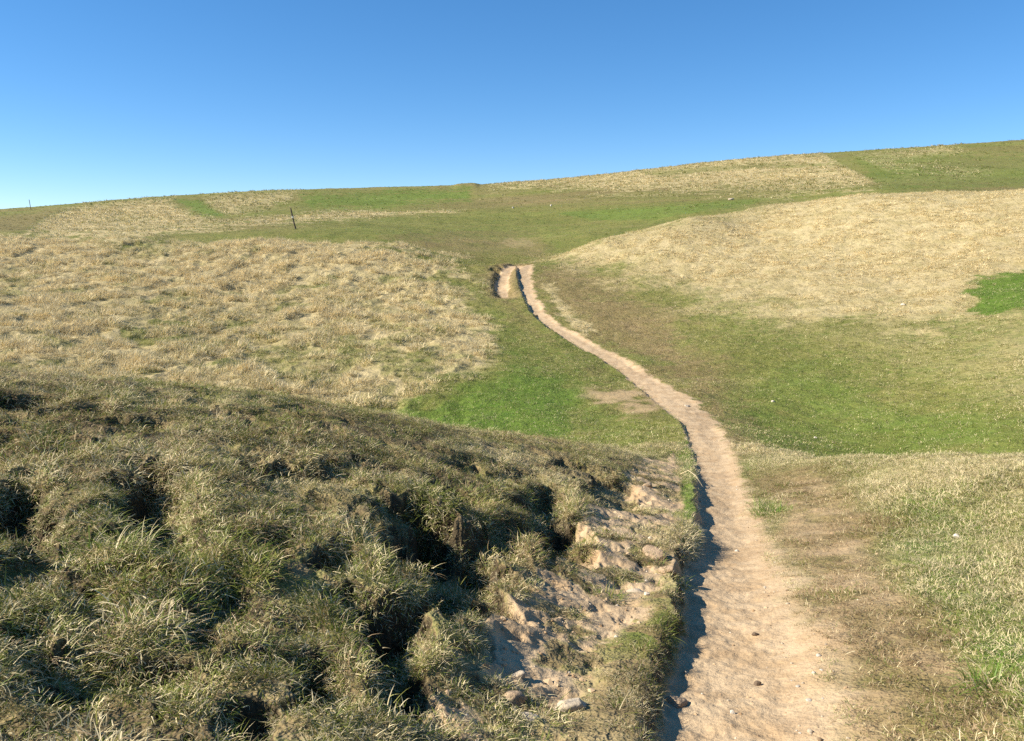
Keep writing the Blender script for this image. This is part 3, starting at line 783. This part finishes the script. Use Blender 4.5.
# loose crumbs of earth and grit on the bare strip and along the path
CRUMB = bpy.data.collections.new('crumb')
for i_ in range(6):
    bm_ = bmesh.new(); bmesh.ops.create_icosphere(bm_, subdivisions=1, radius=1)
    for v_ in bm_.verts: v_.co = v_.co * random.uniform(.65, 1.15); v_.co.z *= .7
    me_ = bpy.data.meshes.new('crumb'); bm_.to_mesh(me_); bm_.free(); me_.materials.append(MAT_CRUMB)
    CRUMB.objects.link(bpy.data.objects.new('crumb', me_))
x, y = sample(2.0, 18, 36, 300, 4.0, 1.0)
s_, l_, d_, b_, pm_ = zones_chunked(x, y)
er_ = poly_sd(x, y, ERODED)
keep = (d_ > .25) & (RNG.random(len(x)) < np.where(er_ < .1, .75, .16)) & visible(x, y, .05)
x, y, er_ = x[keep], y[keep], er_[keep]
g = np.exp(RNG.normal(math.log(.0068), .6, len(x))); g = np.clip(g, .003, .035) * np.where(er_ < .1, 1.15, .75)
scatter('earth_crumbs', 'loose crumbs of earth and grit over the bare strip and path', 'crumbs', CRUMB, x, y,
        np.stack([RNG.random(len(x)), RNG.random(len(x)), np.ones(len(x))], 1), np.zeros(len(x)), np.stack([g, g * RNG.uniform(.6, 1, len(x)), g], 1), .5)
STATS['crumbs'] = len(x)
print('TUFTS', STATS)

# ---------------------------------------------------------------- things
import bmesh
from mathutils import noise as mnoise
def simple_mat(name, cols, scale, rough=.9, bump=.4, bdist=.02):
    m, nt, N, L = newmat(name); b = NB(nt)
    out = b.n('ShaderNodeOutputMaterial'); bs = b.n('ShaderNodeBsdfPrincipled'); bs.inputs['Roughness'].default_value = rough; bs.inputs['Specular IOR Level'].default_value = .2
    tc = b.n('ShaderNodeTexCoord'); mp = b.n('ShaderNodeMapping'); b.l(tc.outputs['Object'], mp.inputs[0]); mp.inputs['Scale'].default_value = scale
    n1 = b.noise(mp.outputs[0], 1.0, 6, .65); n2 = b.noise(mp.outputs[0], 4.0, 4, .6)
    c = b.mix(b.ramp(n1, .35, .65), cols[0], cols[1]); c = b.mix(b.ramp(n2, .58, .72, 0, .6), c, cols[2])
    b.l(c, bs.inputs['Base Color'])
    bp = b.n('ShaderNodeBump'); bp.inputs['Strength'].default_value = bump; bp.inputs['Distance'].default_value = bdist; b.l(n2, bp.inputs['Height']); b.l(bp.outputs[0], bs.inputs['Normal'])
    b.l(bs.outputs[0], out.inputs[0]); return m
M_STONE = simple_mat('limestone', ((.50, .41, .29), (.42, .33, .22), (.30, .23, .15)), (9, 9, 9))
M_PALE = simple_mat('pale_chalk', ((.60, .53, .42), (.50, .43, .33), (.38, .32, .24)), (14, 14, 14))
M_CLOD = simple_mat('earth_clod', ((.40, .29, .18), (.33, .23, .14), (.22, .15, .09)), (12, 12, 12), bump=.7)
M_DARK = simple_mat('dark_clod', ((.12, .085, .055), (.17, .12, .08), (.07, .05, .035)), (14, 14, 14))
M_WOOD = simple_mat('weathered_wood', ((.16, .13, .085), (.11, .085, .055), (.22, .19, .14)), (14, 14, 1.5))
M_DISC = simple_mat('pale_marker', ((.75, .72, .60), (.68, .66, .55), (.5, .48, .4)), (20, 20, 20))
M_STRAW = simple_mat('dead_stalk', ((.62, .52, .33), (.52, .42, .25), (.4, .31, .18)), (30, 30, 6))

def tag(o, label, cat, group=None):
    o['label'] = label; o['category'] = cat
    if group: o['group'] = group
    return o
def link_mesh(name, bm, mat, parent=None, smooth=True):
    me = bpy.data.meshes.new(name); bm.to_mesh(me); bm.free()
    for p in me.polygons: p.use_smooth = smooth
    me.materials.append(mat)
    o = bpy.data.objects.new(name, me); C.objects.link(o)
    if parent: o.parent = parent
    return o
def stone_bm(sx, sy, sz, seed, sub=3, rough=.16, facet=.35):
    bm = bmesh.new(); bmesh.ops.create_icosphere(bm, subdivisions=sub, radius=1)
    rnd = random.Random(seed)
    planes = [(Vector((rnd.gauss(0, 1), rnd.gauss(0, 1), rnd.gauss(0, 1))).normalized(), rnd.uniform(.55, .85)) for _ in range(13)]
    for v in bm.verts:
        p = v.co.copy()
        for nrm, h in planes:
            s = p.dot(nrm) - h
            if s > 0: p -= nrm * s * .96
        off = Vector((seed * 3.1, seed * 1.7, seed * .9))
        p *= 1 + rough * mnoise.fractal(p * 1.4 + off, .8, 2.0, 4)
        v.co = Vector((p.x * sx, p.y * sy, p.z * sz))
    return bm
from mathutils import Vector
def stone(name, u, v, wpx, aspect, hfrac, mat, label, cat, seed, dr=(0, 900), group=None, depth=.75, rough=.16, sink=.36):
    a, d = hit(u, v, *dr)
    x, y = d * math.sin(a), d * math.cos(a)
    s = .5 * wpx * d * 1.03 / F
    o = link_mesh(name, stone_bm(s, s * aspect * depth / .75, s * hfrac, seed, rough=rough), mat)
    o.location = (x, y, float(ground_z(np.array([x]), np.array([y]))[0]) + s * hfrac * (1 - 2 * sink) * .8)
    o.rotation_euler = (random.uniform(-.15, .15), random.uniform(-.15, .15), random.uniform(-.5, .5))
    return tag(o, label, cat, group)

# posts
def post(u, v, dr, hgt, wid, lean, label, band):
    a, d = hit(u, v, *dr); x, y = d * math.sin(a), d * math.cos(a)
    root = bpy.data.objects.new('wooden_post' if band else 'marker_pole', None); C.objects.link(root)
    root.location = (x, y, float(ground_z(np.array([x]), np.array([y]))[0])); root.rotation_euler = (0, lean, 0)
    bm = bmesh.new()
    n = 10; ringz = [-.25, 0, hgt * .3, hgt * .62, hgt * .93, hgt]
    prev = None
    for k, z in enumerate(ringz):
        w = wid * (.5 if z < hgt * .97 else .36) * (1 + .06 * math.sin(k * 2.3)) * (1.06 - .12 * max(z, 0) / hgt)
        ring = [bm.verts.new((w * math.cos(2 * math.pi * j / n) + .012 * math.sin(k * 1.9), w * math.sin(2 * math.pi * j / n), z)) for j in range(n)]
        if prev:
            for j in range(n): bm.faces.new((prev[j], prev[(j + 1) % n], ring[(j + 1) % n], ring[j]))
        else: bm.faces.new(ring[::-1])
        prev = ring
    bm.faces.new(prev)
    link_mesh('shaft', bm, M_WOOD, root)
    bm = bmesh.new()
    if band:                       # pale band round the shaft
        z0, z1, r = hgt * .52, hgt * .60, wid * .56
        A_ = [bm.verts.new((r * math.cos(2 * math.pi * j / 14), r * math.sin(2 * math.pi * j / 14), z0)) for j in range(14)]
        B_ = [bm.verts.new((r * math.cos(2 * math.pi * j / 14), r * math.sin(2 * math.pi * j / 14), z1)) for j in range(14)]
        for j in range(14): bm.faces.new((A_[j], A_[(j + 1) % 14], B_[(j + 1) % 14], B_[j]))
        bm.faces.new(A_[::-1]); bm.faces.new(B_)
        link_mesh('pale_band', bm, M_DISC, root, False)
    else:
        bm.free()
    return tag(root, label, 'post')
post(295.5, 228.8, (80, 125), 2.5, .19, -.20, 'dark leaning wooden post with a pale band on the far green strip', True)
post(31, 209.5, (200, 420), 3.1, .17, -.10, 'thin dark pole standing alone on the left end of the skyline', False)

N1 = (1.5, 19); MID = (19, 75); FAR = (78, 500)
stone('stone', 570, 706, 38, .75, .42, M_STONE, 'flat pale slab half buried in bare earth near the bottom edge, largest of the strip', 'stone', 1, N1)
stone('stone', 530, 711, 26, .7, .35, M_STONE, 'smaller pale slab just left of the largest flat slab in bare earth', 'stone', 2, N1)
stone('stone', 515, 693, 26, .9, .7, M_CLOD, 'brown earthy lump casting a dark hole-like shadow above the two pale slabs', 'stone', 3, N1)
stone('stone', 518, 668, 22, .6, .5, M_STONE, 'buff angular stone in bare earth at the foot of the grassy bank', 'stone', 4, N1)
stone('stone', 655, 562, 34, .9, .5, M_CLOD, 'rounded earthy boulder set in the bank edge above the path', 'boulder', 5, N1, sink=.42)
stone('stone', 668, 580, 24, .6, .5, M_CLOD, 'brown crumbly lump on the bank edge below the rounded earthy boulder', 'stone', 6, N1, sink=.4)
stone('stone', 634, 592, 30, .55, .25, M_STONE, 'low flat buff stone across the bare strip beside the bank edge', 'stone', 7, N1, sink=.42)
stone('stone', 677, 694, 22, 1.1, .75, M_CLOD, 'orange brown clod fallen from the bank onto the path edge', 'clod', 8, N1)
stone('pebble', 694, 531, 6, .8, .7, M_PALE, 'white pebble at the left path edge above the dark block of shadow', 'pebble', 9, N1)
stone('pebble', 681, 587, 5, 1.1, .9, M_PALE, 'white chip in the bank edge below the boulder', 'pebble', 10, N1)
stone('pebble', 737, 547, 5, .8, .7, M_PALE, 'small pale pebble in the middle of the path beyond the widening', 'pebble', 11, N1)
stone('pebble', 733, 703, 7, .8, .8, M_PALE, 'pale pebble on the wide near part of the path, nearest of the light ones', 'pebble', 12, N1)
stone('clod', 758, 675, 11, .6, .7, M_DARK, 'dark brown clod lying in the middle of the path near the bottom', 'clod', 13, N1)
stone('clod', 756, 628, 8, .6, .7, M_DARK, 'small dark clod on the path, farther of the two dark ones', 'clod', 14, N1)
stone('pebble', 957, 539, 7, .9, .8, M_PALE, 'pale pebble in the short grass right of the path', 'pebble', 15, N1)
stone('stone', 648, 487, 12, .8, .7, M_CLOD, 'brown lump on the bare top of the bank beside the narrow path', 'stone', 16, N1)
stone('stone', 903, 306, 5.5, .7, .5, M_PALE, 'white stone on the pale dry slope left of the bright green patch', 'stone', 17, MID)
stone('pebble', 687, 405, 6, .7, .5, M_PALE, 'white chip on the path where it bends in the hollow', 'pebble', 18, MID)
stone('pebble', 773, 402, 4, .9, .7, M_PALE, 'pale stone on green turf right of the path in the hollow', 'stone', 19, MID)
stone('pebble', 816, 436, 4, .9, .7, M_PALE, 'pale stone at the lower edge of the green hollow on the right', 'stone', 20, MID)
stone('pebble', 536, 315, 4, .9, .7, M_DARK, 'dark stone on the path just below the far bend', 'stone', 21, MID)
stone('boulder', 731, 199.5, 5.5, .8, .6, M_STONE, 'buff boulder on far green grass above the right slope', 'boulder', 22, FAR, sink=.2)
stone('boulder', 513, 208.5, 2.4, .9, .9, M_PALE, 'white speck of rock on the far green, left of the two', 'rock', 23, FAR, sink=.15)
stone('boulder', 551, 206.5, 2.4, .9, .9, M_PALE, 'white speck of rock on the far green, right of the two', 'rock', 24, FAR, sink=.15)

# loose pebbles on the near path
protos = [link_mesh('loose_pebble', stone_bm(1, .8, .6, 40 + k, sub=2), (M_PALE, M_STONE, M_STONE, M_CLOD)[k]) for k in range(4)]
placed = 0; tries = 0
pr = random.Random(5)
while placed < 70 and tries < 4000:
    tries += 1
    v = 470 + 270 * pr.random() ** .8
    lo_ = np.interp(v, [p[0] for p in PATH_L], [p[1] for p in PATH_L]); hi_ = np.interp(v, [p[0] for p in PATH_R], [p[1] for p in PATH_R])
    f = pr.random(); f = f if pr.random() < .4 else (.75 + .3 * f)
    u = lo_ + (hi_ - lo_) * (.08 + .95 * f)
    a, d = hit(u, v, *N1); x, y = d * math.sin(a), d * math.cos(a)
    k = placed % 4
    o = protos[k] if placed < 4 else protos[k].copy()
    if placed >= 4: C.objects.link(o)
    s = pr.choice((.006, .008, .008, .011, .014, .018))
    o.scale = (s, s, s); o.rotation_euler = (0, 0, pr.uniform(0, 6.28))
    o.location = (x, y, float(ground_z(np.array([x]), np.array([y]))[0]) + s * .2)
    tag(o, 'tiny loose pebble scattered on the trodden near path', 'pebble', 'loose pebbles on the near path')
    placed += 1

# separate tussocks that catch the eye
def tussock(u, v, dr, n, rad, l0, l1, w, cover, brown, label, val=1.0):
    a, d = hit(u, v, *dr); x, y = d * math.sin(a), d * math.cos(a)
    me = blade_mesh('grass_tussock', n, rad, l0, l1, w, 1.7, .8, segs=4)
    me.materials.clear(); me.materials.append(tuss_mat(cover, brown))
    o = bpy.data.objects.new('grass_tussock', me); C.objects.link(o)
    o.location = (x, y, float(ground_z(np.array([x]), np.array([y]))[0]) - .01)
    tag(o, label, 'tussock')
_tm = {}
def tuss_mat(cover, brown):
    key = (cover, brown)
    if key not in _tm:
        m = MAT_GRASS.copy(); m.name = 'tussock_blades'
        for nd in list(m.node_tree.nodes):
            if nd.type == 'ATTRIBUTE' and nd.attribute_type == 'INSTANCER':
                if nd.attribute_name == 'cover':
                    r = m.node_tree.nodes.new('ShaderNodeRGB'); r.outputs[0].default_value = (cover[0], cover[1], 1.0, 1)
                    t_ = r.outputs[0]; src = nd.outputs['Color']
                else:
                    r = m.node_tree.nodes.new('ShaderNodeValue'); r.outputs[0].default_value = brown; t_ = r.outputs[0]; src = nd.outputs['Fac']
                for lk in list(src.links): m.node_tree.links.new(t_, lk.to_socket)
                m.node_tree.nodes.remove(nd)
        _tm[key] = m
    return _tm[key]
tussock(774, 514, N1, 420, .30, .10, .26, .007, (.15, .85), .0, 'bright green tussock on the right edge of the path')
tussock(786, 497, N1, 120, .14, .06, .13, .007, (.97, .0), .2, 'bleached straw tussock just behind the bright green one beside the path')
tussock(606, 598, N1, 170, .13, .08, .16, .005, (.15, .35), .2, 'dark leafy clump growing alone in the bare eroded strip')
tussock(997, 692, N1, 170, .13, .08, .20, .006, (.1, .9), .0, 'fresh green tuft in the bottom right grass')
tussock(640, 510, N1, 120, .14, .07, .15, .006, (.3, .3), .2, 'ragged olive clump overhanging the bare top of the bank')
tussock(110, 560, N1, 190, .20, .10, .22, .006, (.25, .45), .1, 'large shaggy clump on the near lip of the deep hollow at left')

# a pale bent stalk lying over the path edge
def stalk(pts, rad, label):
    bm = bmesh.new(); prev = None; P3 = []
    for (u, v, lift) in pts:
        a, d = hit(u, v, *N1); x, y = d * math.sin(a), d * math.cos(a)
        P3.append(Vector((x, y, float(ground_z(np.array([x]), np.array([y]))[0]) + lift)))
    base = P3[0].copy()
    for i, p in enumerate(P3):
        t = (P3[min(i + 1, len(P3) - 1)] - P3[max(i - 1, 0)]).normalized(); s = t.cross(Vector((0, 0, 1))).normalized(); w = s.cross(t)
        r = rad * (1 - .6 * i / (len(P3) - 1))
        ring = [bm.verts.new(p - base + (s * math.cos(j * 1.0472) + w * math.sin(j * 1.0472)) * r) for j in range(6)]
        if prev:
            for j in range(6): bm.faces.new((prev[j], prev[(j + 1) % 6], ring[(j + 1) % 6], ring[j]))
        else: bm.faces.new(ring[::-1])
        prev = ring
    bm.faces.new(prev)
    o = link_mesh('dead_stalk', bm, M_STRAW); o.location = base
    tag(o, label, 'stalk')
stalk([(680, 477, .03), (688, 479, .09), (695, 482, .10), (703, 486, .03)], .009, 'pale bent stalk reaching over the narrow part of the path from the bank')
stalk([(86, 652, .06), (103, 655, .10), (122, 658, .10), (138, 662, .05)], .0035, 'thin bleached stalk lying on the turf at lower left')

# ---------------------------------------------------------------- light, sky, camera
SUN_EL, SUN_AZ = math.radians(33), math.radians(-94)        # from the left
sd = bpy.data.lights.new('sun', 'SUN'); sd.energy = 5.0; sd.angle = math.radians(.5); sd.color = (1.0, .93, .82)
so = bpy.data.objects.new('sun', sd); C.objects.link(so); so.location = (-60, 10, 40)
from mathutils import Vector
to_sun = Vector((math.sin(SUN_AZ) * math.cos(SUN_EL), math.cos(SUN_AZ) * math.cos(SUN_EL), math.sin(SUN_EL)))
so.rotation_euler = to_sun.to_track_quat('Z', 'Y').to_euler()
wd = bpy.data.worlds.new('World'); scene.world = wd; wd.use_nodes = True
wn = wd.node_tree.nodes; wl = wd.node_tree.links
bg = wn['Background']; sky = wn.new('ShaderNodeTexSky'); sky.sky_type = 'NISHITA'; sky.sun_disc = False
sky.sun_elevation = SUN_EL; sky.sun_rotation = SUN_AZ; sky.altitude = 600; sky.air_density = .7; sky.dust_density = 0; sky.ozone_density = 5
hs_ = wn.new('ShaderNodeHueSaturation'); hs_.inputs['Saturation'].default_value = 1.28; gm_ = wn.new('ShaderNodeGamma'); gm_.inputs[1].default_value = .80; wl.new(sky.outputs[0], gm_.inputs[0]); wl.new(gm_.outputs[0], hs_.inputs['Color']); wl.new(hs_.outputs[0], bg.inputs[0]); bg.inputs[1].default_value = .124

cd = bpy.data.cameras.new('camera'); cd.sensor_width = 36; cd.lens = 36 * F / W; cd.clip_start = .05; cd.clip_end = 20000
co = bpy.data.objects.new('camera', cd); C.objects.link(co)
co.location = (0, 0, 0); co.rotation_euler = (math.pi / 2 - PITCH, 0, 0)
scene.camera = co
vs_ = scene.view_settings; vs_.view_transform = 'Standard'; vs_.look = 'None'; vs_.exposure = .96; vs_.gamma = 1; vs_.use_curve_mapping = False
scene.cycles.use_denoising = False
scene.cycles.max_bounces = 4; scene.cycles.diffuse_bounces = 3; scene.cycles.transparent_max_bounces = 4
